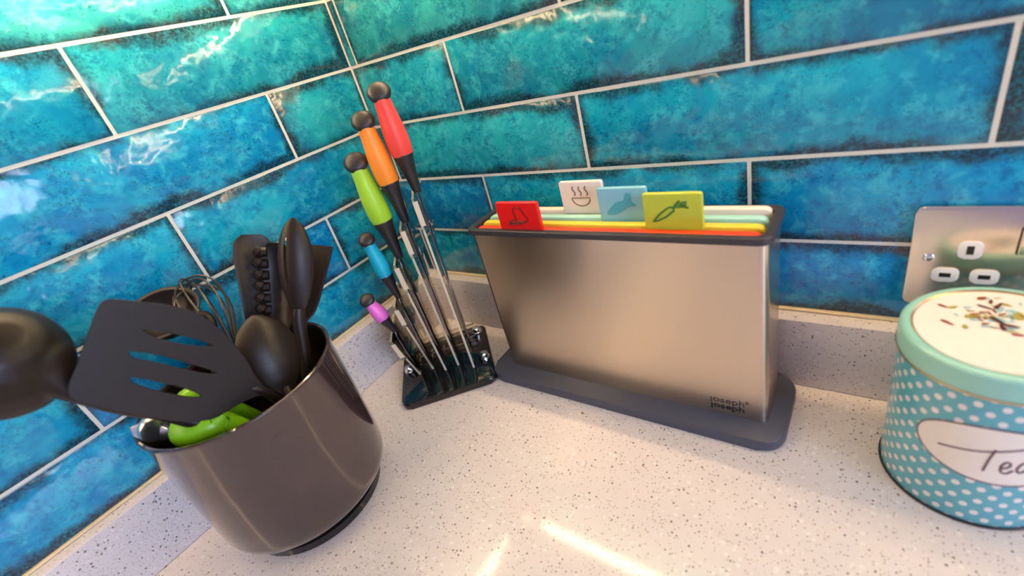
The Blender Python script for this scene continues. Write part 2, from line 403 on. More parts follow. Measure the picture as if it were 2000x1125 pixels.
# worktop: one L-shaped slab of quartz
bm = bmesh.new()
Lp = [(0, 0), (0, -1.8), (0.62, -1.8), (0.62, -0.62), (1.8, -0.62), (1.8, 0)]
b = [bm.verts.new((x, y, -0.03)) for x, y in Lp]; t = [bm.verts.new((x, y, 0)) for x, y in Lp]
bm.faces.new(b); bm.faces.new(t)
for i in range(6): bm.faces.new((b[i], b[(i + 1) % 6], t[(i + 1) % 6], t[i]))
wt = bmobj('worktop', bm, MT['quartz'], smooth=False)
tag(wt, 'pale speckled quartz worktop filling the corner under everything', 'worktop')
slab('trim_1', UP_T, 1.8, -UP_T, -0.0002, 0.0002, UP_H, MT['quartz'], 0.0012)
slab('trim_2', 0.0002, UP_T, -1.8, -0.0002, 0.0002, UP_H, MT['quartz'], 0.0012)
slab('trim_3', UP_T, 1.8, -0.0075, -0.0003, UP_H + 0.0001, UP_H + 0.0022, MT['seal'], 0.0008)
slab('trim_4', 0.0003, 0.0075, -1.8, -UP_T, UP_H + 0.0001, UP_H + 0.0022, MT['seal'], 0.0008)

# wall cabinets above the splashback with the LED strips under them
CAB_Z = 0.545
def cabinet(label, x0, x1, y0, y1, door):
    c = thing('wall_cabinet', label, 'cabinet', ((x0 + x1) / 2, (y0 + y1) / 2, CAB_Z), 'wall cabinets')
    bmobj('body', bm_box(x0, x1, y0, y1, CAB_Z, CAB_Z + 0.7, 0.002), MT['cabinet'], c)
    if door == 'y': bmobj('door', bm_box(x0 + .35, x1 - .002, y0 - 0.02, y0 - .0005, CAB_Z, CAB_Z + 0.7, 0.002), MT['cabinet'], c)
    else: bmobj('door', bm_box(x1 + .0005, x1 + 0.02, y0 + .002, y1, CAB_Z, CAB_Z + 0.7, 0.002), MT['cabinet'], c)
cabinet('pale wall cabinet above the right tiled wall', 0.002, 1.7, -0.33, -0.002, 'y')
cabinet('pale wall cabinet above the left tiled wall', 0.002, 0.33, -1.7, -0.355, 'x')
def led(label, x0, x1, y0, y1, bit):
    z = 0.512
    s = thing('led_strip', label, 'light strip', ((x0 + x1) / 2, (y0 + y1) / 2, z), 'under-cabinet light strips')
    bmobj('channel', bm_box(x0, x1, y0, y1, z + 0.0045, CAB_Z - 0.0003), MT['cabinet'], s, smooth=False)
    bmobj('corner_diffuser', bm_box(bit[0], bit[1], bit[2], bit[3], z, z + 0.0044), MT['led'], s, smooth=False)
    bmobj('diffuser', bm_box(x0 + .0005, x1 - .0005, y0 + .0005, y1 - .0005, z, z + 0.0044), MT['led'], s, smooth=False)
led('warm LED strip under the right wall cabinet', 0.080, 1.6, -0.032, -0.022, (0.036, 0.050, -0.026, -0.022))
led('warm LED strip under the left wall cabinet', 0.022, 0.032, -1.6, -0.115, (0.022, 0.026, -0.100, -0.086))

# ------------------------------------------------------------------ chopping board case
CX0, CX1, CY0, CY1, CZ0, CZ1 = 0.2115, 0.5050, -0.0950, -0.0385, 0.012, 0.197
case = thing('board_case', 'brushed steel upright case holding four coloured chopping boards', 'board case', (0.358, -0.067, 0))
bmobj('base', bm_prism(rrect(0.190, 0.5205, -0.1185, -0.0235, 0.020, 8), 0.0004, 0.0118, 0.0022, 2), MT['charcoal'], case)
outer = rrect(CX0, CX1, CY0, CY1, 0.008, 8); inner = rrect(CX0 + .0012, CX1 - .0012, CY0 + .0012, CY1 - .0012, 0.007, 8)
body = bmobj('steel_body', bm_ring(outer, inner, CZ0, CZ1), MT['steel'], case)
bmobj('liner', bm_prism(rrect(CX0 + .0014, CX1 - .0014, CY0 + .0014, CY1 - .0014, 0.006, 6), CZ0, 0.035), MT['rimblack'], case)
o2 = rrect(CX0 - .003, CX1 + .003, CY0 - .003, CY1 + .003, 0.010, 8); i2 = rrect(CX0 + .004, CX1 - .004, CY0 + .0035, CY1 - .0035, 0.006, 8)
rim = bmobj('rim', bm_ring(o2, i2, CZ1 - 0.001, CZ1 + 0.0055), MT['rimblack'], case)
bv = rim.modifiers.new('bevel', 'BEVEL'); bv.width = 0.0012; bv.segments = 2; bv.limit_method = 'ANGLE'
def logo(body_txt, zb, off, nfit):
    bm = text_bm(body_txt, 1.0, 0.0, 0.0 if off == 0 else off)
    # the lettering's j has no dot
    seen = set(); isl = []
    for v0 in bm.verts:
        if v0 in seen: continue
        st = [v0]; comp = []; seen.add(v0)
        while st:
            q = st.pop(); comp.append(q)
            for e in q.link_edges:
                w = e.other_vert(q)
                if w not in seen: seen.add(w); st.append(w)
        isl.append(comp)
    dot = min(isl, key=lambda c: len(c) * 0 + (max(q.co.y for q in c) - min(q.co.y for q in c))); bmesh.ops.delete(bm, geom=dot, context='VERTS')
    x0 = min(v.co.x for v in bm.verts); x1 = max(v.co.x for v in bm.verts); k = 0.0305 / (x1 - x0)
    bm.transform(frame((0.4555 - x0 * k, CY0 - (0.0001 if off == 0 else 0.00018), zb), Vector((k, 0, 0)), Vector((0, 0, 0.0094)), (0, -1, 0)))
    bmobj('logo_lettering', bm, MT['print_black'], body, smooth=False)
    return k
logo('joseph', 0.0268, 0, 6); logo('joseph', 0.0192, 0.022, 6)
bm = text_bm('®', 0.0048, 0.0, 0.0, 1.0, frame((0.4866, CY0 - 0.00015, 0.0305), (1, 0, 0), (0, 0, 1), (0, -1, 0)))
bmobj('logo_lettering', bm, MT['print_black'], body, smooth=False)

# four boards standing in the case, each with a picture tab
def arc(cx, cy, r, a0, a1, n=12, ry=None):
    return [(cx + r * math.cos(math.radians(a0 + (a1 - a0) * k / n)), cy + (ry or r) * math.sin(math.radians(a0 + (a1 - a0) * k / n))) for k in range(n + 1)]
def board(y, ztop, col, tabcol, tx0, tx1, tz1, iconcol, strokes, label, fill=None, srad=0.00055, roughcol=None):
    t = thing('chopping_board', label, 'chopping board', (0.358, y, 0.036), 'boards in the steel case')
    m = plain(label.split()[0] + '_board_plastic', col, 0.38, grain=0.02, bump=0.1); mt = plain(label.split()[0] + '_tab_plastic', tabcol, 0.3, grain=0.02)
    mi = plain(label.split()[0] + '_icon_paint', iconcol, 0.35, grain=0.02)
    th = 0.0085
    bmobj('board', bm_prism(rrect(0.2175, 0.4995, 0.036, ztop, 0.006, 4), -th / 2, th / 2, 0.0016, 2), m, t, frame((0, y, 0), (1, 0, 0), (0, 0, 1), (0, -1, 0)))
    yf = y - th / 2 + 0.0002; zb = ztop - 0.004
    tab = bmobj('index_tab', bm_prism(rrect(tx0, tx1, zb, tz1, 0.0022, 4), -0.0024, 0.0024, 0.0009, 2), mt, t, frame((0, yf, 0), (1, 0, 0), (0, 0, 1), (0, -1, 0)), ang=20)
    w = tx1 - tx0; h = tz1 - (ztop - 0.001)
    conv = lambda p: Vector((tx0 + p[0] * w, yf - 0.0025, ztop - 0.001 + p[1] * h))
    if fill: bmobj('icon_fill', flat_shape([[(tx0 + p[0] * w, ztop - 0.001 + p[1] * h) for p in fill]], 0.0008), mi, tab, frame((0, yf - 0.0026, 0), (1, 0, 0), (0, 0, 1), (0, -1, 0)))
    tubes('icon', [[conv(p) for p in s] for s in strokes], srad, mi, tab)
    return t
meat = [[(v.x, v.y) for v in catmull([(x, y, 0) for x, y in [(.42, .72), (.50, .84), (.60, .80), (.66, .60), (.73, .44), (.68, .36), (.55, .35), (.46, .40), (.43, .55)]], 5, True)],
        [(.45, .42), (.36, .40), (.27, .34), (.24, .25), (.45, .25), (.60, .30), (.69, .37)], [(.26, .30), (.45, .31), (.55, .35)]]
board(-0.0860, 0.2012, lin(242, 66, 20), lin(226, 26, 26), 0.2565, 0.3070, 0.2312, lin(112, 4, 16), meat, 'red chopping board with a meat tab, frontmost in the case', srad=0.0008)
leaf = lambda a, b: [a, b]
carrot = [[(.17, .20), (.24, .22), (.40, .34), (.54, .52), (.53, .60), (.48, .62), (.42, .58), (.28, .40), (.17, .20)],
          [(.53, .60), (.60, .62), (.70, .63), (.78, .60)], [(.53, .60), (.60, .68), (.67, .74), (.76, .76)], [(.53, .60), (.58, .70), (.64, .80)], [(.60, .64), (.68, .68), (.75, .68)]]
board(-0.0735, 0.2020, lin(226, 206, 62), lin(196, 208, 62), 0.4068, 0.4556, 0.2320, lin(52, 122, 36), carrot, 'lime yellow chopping board with a carrot tab, second from front', srad=0.00085)
fish = [(v.x, v.y) for v in catmull([(x, y, 0) for x, y in [(.17, .19), (.26, .38), (.40, .56), (.54, .60), (.60, .82), (.68, .80), (.69, .56), (.78, .46), (.62, .42), (.48, .27), (.32, .18)]], 4, True)]
board(-0.0605, 0.2030, lin(166, 218, 208), lin(134, 202, 222), 0.3585, 0.4055, 0.2330, lin(72, 178, 200), [fish + fish[:1], [(.33, .24), (.31, .30), (.35, .36)]], 'pale blue chopping board with a fish tab, third from front', fill=fish, srad=0.0004)
bowl = [arc(.485, .46, .215, 180, 360, 14, .27) + [(.27, .46)]] + [[(x + .028 * math.sin(k / 8 * 6.28), .54 + .30 * k / 8) for k in range(9)] for x in (.34, .485, .63)]
board(-0.0465, 0.2050, lin(238, 226, 212), lin(240, 232, 224), 0.3105, 0.3572, 0.2352, lin(136, 106, 80), bowl, 'white chopping board with a steaming bowl tab, rearmost in the case', srad=0.00062)

def tocam(p, ax, twist=0.0):
    n = (CAM - p); n = (n - ax * n.dot(ax)).normalized()
    return Matrix.Rotation(math.radians(twist), 3, ax) @ n
# ------------------------------------------------------------------ knife stand and knives
KO = Vector((0.114, -0.118, 0)); KU = Vector((0.70711, 0.70711, 0)); KW = Vector((0.70711, -0.70711, 0)); KZ = Vector((0, 0, 1))
def kp(u, w, z): return KO + KU * u + KW * w + KZ * z
KM = frame(KO, KU, -KW, KZ)          # local (u, -w, z)
stand = thing('knife_stand', 'clear acrylic knife stand on a gloss black base in the corner', 'knife stand', tuple(KO))
bmobj('base', bm_prism(rrect(-0.0625, 0.0625, -0.0655, 0.0655, 0.010, 6), 0.0004, 0.0088, 0.002, 2), MT['gloss_black'], stand, KM)
for u, w in ((-0.052, -0.004), (0.050, -0.047), (0.0525, 0.020), (-0.050, -0.050)):
    bmobj('bolt', bm_lathe([(0, 0.0190), (0.0036, 0.0188), (0.0058, 0.0176), (0.0062, 0.0160), (0.0062, 0.0125), (0.0075, 0.0120), (0.0075, 0.0089), (0, 0.0089)], 24), MT['chrome'], stand, frame(kp(u, w, 0), KU, -KW, KZ))
# knives: (u, z) of cap centre, grip start, grip end, neck end, guide top, foot of the plate; measured in the plane of the row
KN = dict(
    red=dict(cap=(0.0419, 0.3549), ge=(0.0424, 0.2871), ne=(0.0439, 0.2490), gt=0.2450, foot=(0.0366, 0.0092), w=0.033, s=1.0, col=lin(240, 74, 66), lab='red handled chef knife, tallest in the knife stand'),
    orange=dict(cap=(0.0163, 0.3335), ge=(0.0158, 0.2632), ne=(0.0194, 0.2200), gt=0.2170, foot=(0.0165, 0.0092), w=0.017, s=1.0, col=lin(250, 146, 44), lab='orange handled knife, second tallest in the knife stand'),
    green=dict(cap=(-0.0071, 0.2964), ge=(-0.0066, 0.2246), ne=(-0.0028, 0.1810), gt=0.1775, foot=(-0.0014, 0.0092), w=0.019, s=1.04, col=lin(160, 212, 52), lab='lime green handled knife between orange and blue ones'),
    blue=dict(cap=(-0.0301, 0.2115), ge=(-0.0260, 0.1612), ne=(-0.0227, 0.1300), gt=0.1260, foot=(-0.0188, 0.0092), w=0.007, s=0.76, col=lin(24, 178, 212), lab='turquoise handled small knife in the knife stand'),
    pink=dict(cap=(-0.0595, 0.1387), ge=(-0.0500, 0.1078), ne=(-0.0440, 0.0870), gt=0.0820, foot=(-0.0372, 0.0092), w=0.010, s=0.74, col=lin(232, 116, 214), lab='pink handled paring knife, shortest in the knife stand'))
for name, k in KN.items():
    W0 = 0.012
    cap = kp(k['cap'][0], W0, k['cap'][1]); ge = kp(k['ge'][0], W0, k['ge'][1]); ne = kp(k['ne'][0], W0, k['ne'][1]); foot = kp(k['foot'][0], k['w'], k['foot'][1])
    s = k['s']
    t = thing('kitchen_knife', k['lab'], 'knife', tuple(kp(k['foot'][0], W0, 0.012)), 'colour handled knives')
    ax = (cap - ne).normalized(); L = (cap - ne).length; lg = (ge - ne).dot(ax)
    side = KW.cross(ax).normalized(); side = -side if side.dot(KU) < 0 else side; dep = ax.cross(side).normalized()
    M = frame(ne, side, dep, ax)
    # neck, grip, end cap as turned shapes with an oval section
    neck = [(0, -0.002), (0.0042 * s, -0.002), (0.0050 * s, 0.002), (0.0066 * s, lg * 0.45), (0.0096 * s, lg * 0.92), (0.0112 * s, lg + 0.003 * s), (0.0090 * s, lg + 0.010 * s), (0, lg + 0.010 * s)]
    bmobj('neck', bm_lathe(neck, 28, 1.0, 1.25), MT['rubber'], t, M)
    g0, g1 = lg - 0.001 * s, L - 0.0045 * s; gl = g1 - g0
    prof = [(0, g0)] + [(0.0121 * s * f, g0 + gl * q) for q, f in ((0.0, 0.66), (0.03, 0.84), (0.09, 0.95), (0.2, 1.02), (0.35, 1.03), (0.5, 0.98), (0.65, 0.89), (0.8, 0.79), (0.92, 0.74), (1.0, 0.70))]; prof = [prof[0]] + [(q.x, q.y) for q in catmull([(a, b2, 0) for a, b2 in prof[1:]], 5)] + [(0, g1)]
    gm = plain(name + '_grip_rubber', k['col'], 0.42, grain=0.05, scale=70, bump=0.15)
    bmobj('grip', bm_lathe(prof, 32, 1.0, 1.2), gm, t, M)
    rc = 0.0124 * s; hh = 0.0088 * s
    capv = [(0, -hh * 1.15)] + [(rc * 0.97 * math.cos(a), hh * 1.15 * math.sin(a)) for a in (-1.3, -1.0, -0.7, -0.4, -0.15)] + [(rc, -0.0006), (rc, 0.0010), (rc * 0.965, 0.0016)] + [(rc * 0.965 * math.cos(a), 0.0016 + (hh * 0.62) * math.sin(a)) for a in (0.2, 0.45, 0.7, 0.95, 1.2, 1.4)] + [(0, 0.0016 + hh * 0.62)]
    ca = (ax * 0.72 + tocam(cap, ax) * 0.69).normalized(); cs = ca.cross(KU).normalized()
    bmobj('end_cap', bm_lathe(capv, 32), MT['rubber'], t, frame(cap, cs, ca.cross(cs), ca))
    # blade: thin plate hanging from the neck down between the acrylic plates
    dn = (foot - ne); dn = Vector(kp(k['foot'][0] + 0.0034, W0, 0.014)) - ne; bl = dn.length; dn.normalize()
    bw = (0.030 if s > .9 else 0.018); th = 0.0009
    bu = KW.cross(dn).normalized(); bwv = dn.cross(bu).normalized(); bwv = -bwv if bwv.dot(KW) < 0 else bwv
    out = [(-bw * .25, 0), (bw * .28, 0), (bw * .5, 0.012), (bw * .5, bl * 0.72), (bw * .25, bl * 0.92), (-bw * .2, bl), (-bw * .5, bl * 0.93), (-bw * .5, 0.012)]
    bmobj('blade', flat_shape([[(a, b2) for a, b2 in out]], th * 2, 0.0003), MT['blade'], t, frame(ne, bwv, dn, bu))
    # the stand's plate for this knife, its front edge sawn and pale, coloured warm for LED glow
    top = Vector(kp(k['ne'][0] - 0.0045, 0, k['gt'])); z1 = k['gt']
    def pu(z): return k['foot'][0] - 0.0008 + (k['ne'][0] - 0.0058 - k['foot'][0]) * (z - 0.0092) / (z1 - 0.0092)
    wf0, wf1 = k['w'], W0 + 0.0155; wb = -0.044; hw = 0.0013
    V = []; zs = (0.0090, z1)
    for z, wf in ((zs[0], wf0), (zs[1], wf1)):
        for w, du in ((wb, -hw), (wb, hw), (wf, hw), (wf, -hw)): V.append(kp(pu(z) + du, w, z))
    fin = meshobj('plate', V, [(0, 1, 2, 3), (4, 5, 6, 7), (0, 1, 5, 4), (1, 2, 6, 5), (2, 3, 7, 6), (3, 0, 4, 7)], MT['acrylic'], stand, smooth=False)
    fin.data.materials.append(MT['frost'])
    for p in fin.data.polygons:
        if p.index in (1, 4): p.material_index = 1
    # guide block at the head of the plate, in front of the blade
    gh = 0.036 if s > .9 else 0.028
    for nm, u0, u1, w0, w1, za, zb, mt in (('guide', -0.0012, 0.0078, 0.0276, 0.0326, z1 - gh, z1, 'acrylic'), ('guide_face', -0.0008, 0.0048, 0.0327, 0.0334, z1 - gh * .86, z1 - .002, 'frost'), ('guide_bar', 0.0072, 0.0102, -0.040, 0.016, z1 - gh * 1.3, z1 + 0.006, 'acrylic')):
        V = []
        for z in (za, zb):
            for w, u in ((w0, u0), (w0, u1), (w1, u1), (w1, u0)): V.append(kp(pu(z) + u, w, z))
        meshobj(nm, V, [(0, 1, 2, 3), (4, 5, 6, 7), (0, 1, 5, 4), (1, 2, 6, 5), (2, 3, 7, 6), (3, 0, 4, 7)], MT[mt], stand, smooth=False)
bmobj('rail', bm_box(-0.056, 0.048, 0.030, 0.0345, 0.0089, 0.019, 0.0006), MT['acrylic'], stand, KM)
bmobj('rail', bm_box(-0.056, 0.048, 0.056, 0.0605, 0.0089, 0.019, 0.0006), MT['acrylic'], stand, KM)

# ------------------------------------------------------------------ double wall socket
sock = thing('wall_socket', 'brushed steel double socket plate on the tiles behind the tea tin', 'socket', (0.6625, -0.004, 0.144))
SY = -0.0042
def wallM(y): return frame((0, y, 0), (1, 0, 0), (0, 0, 1), (0, -1, 0))
plt = bmobj('plate', bm_prism(rrect(0.5895, 0.7355, 0.1010, 0.1872, 0.0055, 6), 0, 0.0042, 0.0011, 2), MT['plate'], sock, wallM(SY))
PF = SY - 0.0042
for cx in (0.6234, 0.7016):
    for dx, z, w, h, sw, sh in ((0.0004, 0.1525, 0.0135, 0.0145, 0.0042, 0.0072), (-0.0108, 0.1302, 0.0160, 0.0120, 0.0068, 0.0036), (0.0112, 0.1302, 0.0160, 0.0120, 0.0068, 0.0036)):
        x = cx + dx
        ins = bmobj('pin_surround', bm_prism(rrect(x - w / 2, x + w / 2, z - h / 2, z + h / 2, 0.0042, 5), -0.001, 0.0009, 0.0004, 2), MT['white'], sock, wallM(PF))
        bmobj('pin_slot', bm_box(x - sw / 2, x + sw / 2, PF - 0.0010, PF - 0.0004, z - sh / 2, z + sh / 2), MT['dark'], ins, smooth=False)
for x in (0.6012, 0.7238):
    sc = bmobj('screw', bm_lathe([(0, 0.0016), (0.0024, 0.0013), (0.0036, 0.0004), (0.0036, -0.0005), (0, -0.0005)], 20), MT['chrome'], sock, frame((x, PF, 0.1445), (1, 0, 0), (0, 0, 1), (0, -1, 0)))
for x in (0.6520, 0.6730):
    bez = bmobj('switch_frame', bm_prism(rrect(x - 0.0048, x + 0.0048, 0.150, 0.172, 0.0012, 3), -0.0005, 0.0004, 0.0002, 1), MT['dark'], sock, wallM(PF))
    bmobj('switch', bm_prism(rrect(x - 0.0040, x + 0.0040, 0.1508, 0.1712, 0.001, 3), 0, 0.0022, 0.0006, 2), MT['plate'], bez, wallM(PF))

# ------------------------------------------------------------------ tea tin
TX, TY, TR, TH = 0.6378, -0.0809, 0.0507, 0.1355
tin = thing('tea_tin', 'blue polka dot tea tin with a mint lid and oval label', 'tin', (TX, TY, 0))
bm = bm_lathe([(0, 0.0006), (TR - .002, 0.0006), (TR - 0.0004, 0.0012), (TR, 0.0030)] + [(TR, 0.003 + 0.117 * k / 6) for k in range(1, 7)] + [(0, 0.120)], 96)
l1 = bm.loops.layers.uv.new('wrap')
for f in bm.faces:
    an = [math.atan2(l.vert.co.y, l.vert.co.x) for l in f.loops]
    if max(an) - min(an) > 3: an = [a + 2 * math.pi if a < 0 else a for a in an]
    for l, a in zip(f.loops, an): l[l1].uv = ((a + 10) * TR, l.vert.co.z + 0.002)
tbody = bmobj('body', bm, MT['dots'], tin, Matrix.Translation((TX, TY, 0)))
bmobj('foot_rim', bm_lathe([(TR - .001, 0.0003), (TR + .0010, 0.0005), (TR + .0012, 0.0016), (TR + .0006, 0.0024), (TR - .001, 0.0024), (TR - .001, 0.0003)], 96), MT['dark'], tin, Matrix.Translation((TX, TY, 0)))
LR = TR + 0.0016
lid = bmobj('lid', bm_lathe([(TR + .0002, 0.1190), (LR, 0.1190), (LR, 0.1318)] + [(LR - 0.0034 + 0.0034 * math.cos(a), 0.1318 + 0.0034 * math.sin(a)) for a in (0.4, 0.8, 1.2, 1.57)] + [(LR - 0.0062, 0.1350), (LR - 0.0070, 0.1338), (0, 0.1338)], 96), MT['mint'], tin, Matrix.Translation((TX, TY, 0)))
bmobj('lid_edge', bm_lathe([(TR + .0003, 0.1176), (LR + .0006, 0.1176), (LR + .0006, 0.1191), (TR + .0003, 0.1191), (TR + .0003, 0.1176)], 96), MT['gold'], lid, Matrix.Translation((TX, TY, 0)))
bmobj('lid_panel', bm_lathe([(LR - 0.0076, 0.1339), (LR - 0.0078, 0.1343), (0, 0.1343)], 96), MT['cream'], lid, Matrix.Translation((TX, TY, 0)))
bmobj('lid_line', bm_lathe([(LR - 0.0076, 0.1340), (LR - 0.0068, 0.1346), (LR - 0.0062, 0.1353), (LR - 0.0066, 0.1340)], 96), MT['gold'], lid, Matrix.Translation((TX, TY, 0)))
# label and writing, wrapped on the tin: (angle offset in metres of arc, height)
LA0, LZ0 = math.radians(-84), 0.0700
def onT(s, z, off): a = LA0 + s / TR; return Vector((TX + (TR + off) * math.cos(a), TY + (TR + off) * math.sin(a), z))
AW, AH = 0.0435, 0.0245
V = [onT(0, LZ0, 0.0003)]; F = []; n = 64; rings = 10
for i in range(1, rings + 1):
    for k in range(n):
        a = 2 * math.pi * k / n; V.append(onT(AW * i / rings * math.cos(a), LZ0 + AH * i / rings * math.sin(a), 0.0003))
for k in range(n):
    F.append((0, 1 + k, 1 + (k + 1) % n))
    for i in range(rings - 1):
        a = 1 + i * n; F.append((a + k, a + n + k, a + n + (k + 1) % n, a + (k + 1) % n))
lab = meshobj('oval_label', V, F, MT['cream'], tbody)
tube('label_outline', [onT(AW * math.cos(2 * math.pi * k / 96), LZ0 + AH * math.sin(2 * math.pi * k / 96), 0.0003) for k in range(96)], 0.00055, MT['label_line'], lab, 6, True)
def pen(pts, r=0.0006): return [onT(p.x, p.y, 0.0004) for p in catmull([(a, LZ0 + b, 0) for a, b in pts], 6)]
tubes('tea_lettering', [pen([(-0.0300, -0.0035), (-0.022, -0.0008), (-0.010, 0.0030), (0.002, 0.0078), (0.012, 0.0115)]), pen([(-0.0034, 0.0072), (-0.0050, -0.0020), (-0.0062, -0.0135)]),
    pen([(0.0016, -0.0085), (0.0046, -0.0062), (0.0050, -0.0030), (0.0030, -0.0022), (0.0012, -0.0060), (0.0018, -0.0115), (0.0044, -0.0122), (0.0070, -0.0090)]),
    pen([(0.0138, -0.0022), (0.0108, -0.0016), (0.0088, -0.0058), (0.0094, -0.0104), (0.0122, -0.0088), (0.0142, -0.0016), (0.0136, -0.0086), (0.0152, -0.0104), (0.0176, -0.0086)])], 0.00062, MT['label_line'], lab)
# floral print on the lid
def petal(u, v, ln, wd, ang):
    p = hit(u, v, 2, 0.1344); pts = []
    for k in range(14):
        a = 2 * math.pi * k / 14; x = ln * math.cos(a) * .5; y = wd * math.sin(a) * .5 * (1 - .35 * math.cos(a))
        c, s = math.cos(math.radians(ang)), math.sin(math.radians(ang)); pts.append((p.x + x * c - y * s, p.y + x * s + y * c))
    return pts
def prints(name, items, mat, z):
    V = []; F = []
    for it in items:
        o = len(V); pts = petal(*it); V += [Vector((x, y, z)) for x, y in pts]; F.append(tuple(range(o, o + len(pts))))
    me_o = meshobj(name, V, F, mat, lid, smooth=False)
rnd = random.Random(9)
def sprinkle(n, ln, wd, cu=1940, cv=615, su=62, sv=26): return [(cu + rnd.gauss(0, su * .55), cv + rnd.gauss(0, sv * .6), ln * rnd.uniform(.6, 1.3), wd * rnd.uniform(.6, 1.2), rnd.uniform(0, 180)) for _ in range(n)]
prints('floral_print', sprinkle(12, .006, .0026), MT['p_blue'], 0.13444)
prints('floral_print', sprinkle(12, .0055, .0014), MT['p_brown'], 0.13480)
prints('floral_print', sprinkle(9, .005, .0018), MT['p_green'], 0.13456)
prints('floral_print', [(1921, 583, .007, .004, 10), (1952, 605, .009, .004, 60), (1985, 612, .010, .005, 120), (1948, 622, .008, .004, -20), (1975, 642, .009, .004, 30), (1905, 625, .006, .003, 0)], MT['p_blue'], 0.13450)
prints('floral_print', [(1900, 618, .009, .005, 20), (1862, 600, .006, .003, 40), (1990, 618, .010, .006, 80), (1885, 638, .005, .003, 90), (1965, 596, .007, .003, -30)], MT['p_green'], 0.13462)
prints('floral_print', [(1918, 583, .006, .0036, 40), (1842, 598, .007, .0022, -35), (1850, 630, .009, .0024, -40), (1905, 614, .006, .002, 10), (1925, 633, .005, .002, 30), (1990, 655, .007, .0025, 0), (1975, 637, .006, .0024, 0)], MT['p_brown'], 0.13474)
prints('floral_print', [(1950, 598, .009, .0024, 60), (1925, 601, .010, .0020, -30), (1950, 628, .012, .0030, -50), (1958, 640, .008, .0026, 100), (1978, 638, .008, .002, -20), (1935, 590, .006, .002, 80)], MT['p_dark'], 0.13486)

# ------------------------------------------------------------------ utensil pot
PX, PY, PR, PH = 0.1095, -0.3370, 0.0862, 0.1690
pot = thing('utensil_pot', 'dark brown-grey round utensil pot full of black tools', 'pot', (PX, PY, 0))
fr = 0.020
prof = [(0, 0.0165)] + [(PR - fr + fr * math.sin(a) , 0.0165 + fr - fr * math.cos(a)) for a in (0.0, 0.3, 0.6, 0.9, 1.2, 1.5708)] + [(PR, 0.06), (PR, 0.11), (PR, PH - 0.004), (PR + .0007, PH - .0022), (PR + .0004, PH - .0005), (PR - .001, PH), (PR - .0026, PH - .0005), (PR - .0032, PH - .002), (PR - .0034, 0.10), (PR - .0036, 0.035), (PR - .012, 0.0220), (0, 0.0215)]
bmobj('body', bm_lathe(prof, 96), MT['pot'], pot, Matrix.Translation((PX, PY, 0)))
bmobj('inner_shade', bm_lathe([(PR - .0036, PH - .0035), (PR - .0040, 0.10), (PR - .0044, 0.036), (PR - .0125, 0.0228), (0, 0.0222), (0, .0218), (PR - .0121, 0.0222), (PR - .0038, 0.036), (PR - .0035, .10), (PR - .0034, PH - .0035), (PR - .0036, PH - .0035)], 96), MT['nylon'], pot, Matrix.Translation((PX, PY, 0)))  # added dark shell: the shade deep in the pot, put in as colour
bmobj('foot', bm_lathe([(0, 0.0005), (0.0695, 0.0005), (0.0708, 0.0018), (0.0708, 0.0095), (0.0660, 0.0120), (0.0640, 0.0164), (0, 0.0164)], 72), MT['gloss_black'], pot, Matrix.Translation((PX, PY, 0)))

def inpot(dx, dy, z): return Vector((PX + dx, PY + dy, z))
def utensil(name, label, cat, neck, tip, foot, prof, twist=0.0, thick=0.0026, neck_r=0.0042, mat='nylon', bend=0.0, hand_r=0.0065, nt=24, hole=None):
    """prof: (fraction neck->tip, half width, cup depth); a cupped head on a straight handle that stands in the pot"""
    t = thing(name, label, cat, tuple(foot), 'cooking tools in the pot')
    ax = (tip - neck).normalized(); L = (tip - neck).length; mid = (tip + neck) / 2
    nrm = tocam(mid, ax, twist); lat = ax.cross(nrm).normalized()
    st = []
    for f, h, k in resample(prof): st.append((neck + ax * (L * f) - nrm * (bend * math.sin(math.pi * f)), lat * h, nrm, k))
    V, F = loft(st, nt, thick, hole); head = meshobj('head', V, F, MT[mat], t)
    hp = catmull([foot, foot * .5 + (neck - ax * 0.03) * .5, neck - ax * 0.012, neck + ax * (0.10 * L)], 6)
    tube('handle', hp, [hand_r + (neck_r - hand_r) * min(1, i / (len(hp) - 1) * 1.1) for i in range(len(hp))], MT[mat], t, 12)
    return t, ax, nrm, lat, L, head
SP = [(0.0, .0040, 0), (.05, .0060, .0005), (.12, .0105, .002), (.22, .0165, .005), (.36, .0215, .008), (.52, .0240, .0095), (.66, .0235, .0095), (.78, .0205, .0080), (.88, .0155, .0055), (.95, .0095, .003), (.985, .0048, .001), (1.0, .0012, 0)]
def spp(w, c, sc=1.0): return [(f, max(h * w / .024, .001), k * c / .0095) for f, h, k in SP]

# solid spoon, nearest the rim; we look at its rounded back
utensil('solid_spoon', 'black solid serving spoon leaning on the front rim of the pot', 'spoon', at(566, 772, .425), at(492, 617, .425), inpot(0.035, 0.020, 0.030), spp(.0250, -.010), twist=12)
# slotted turner, large in front
t = thing('slotted_turner', 'large black slotted turner leaning towards the camera, left of the spoons', 'turner', tuple(inpot(0.01, 0.05, 0.03)), 'cooking tools in the pot')
tn = at(517, 768, .405); p1 = at(140, 762, .315); p2 = at(205, 588, .325)
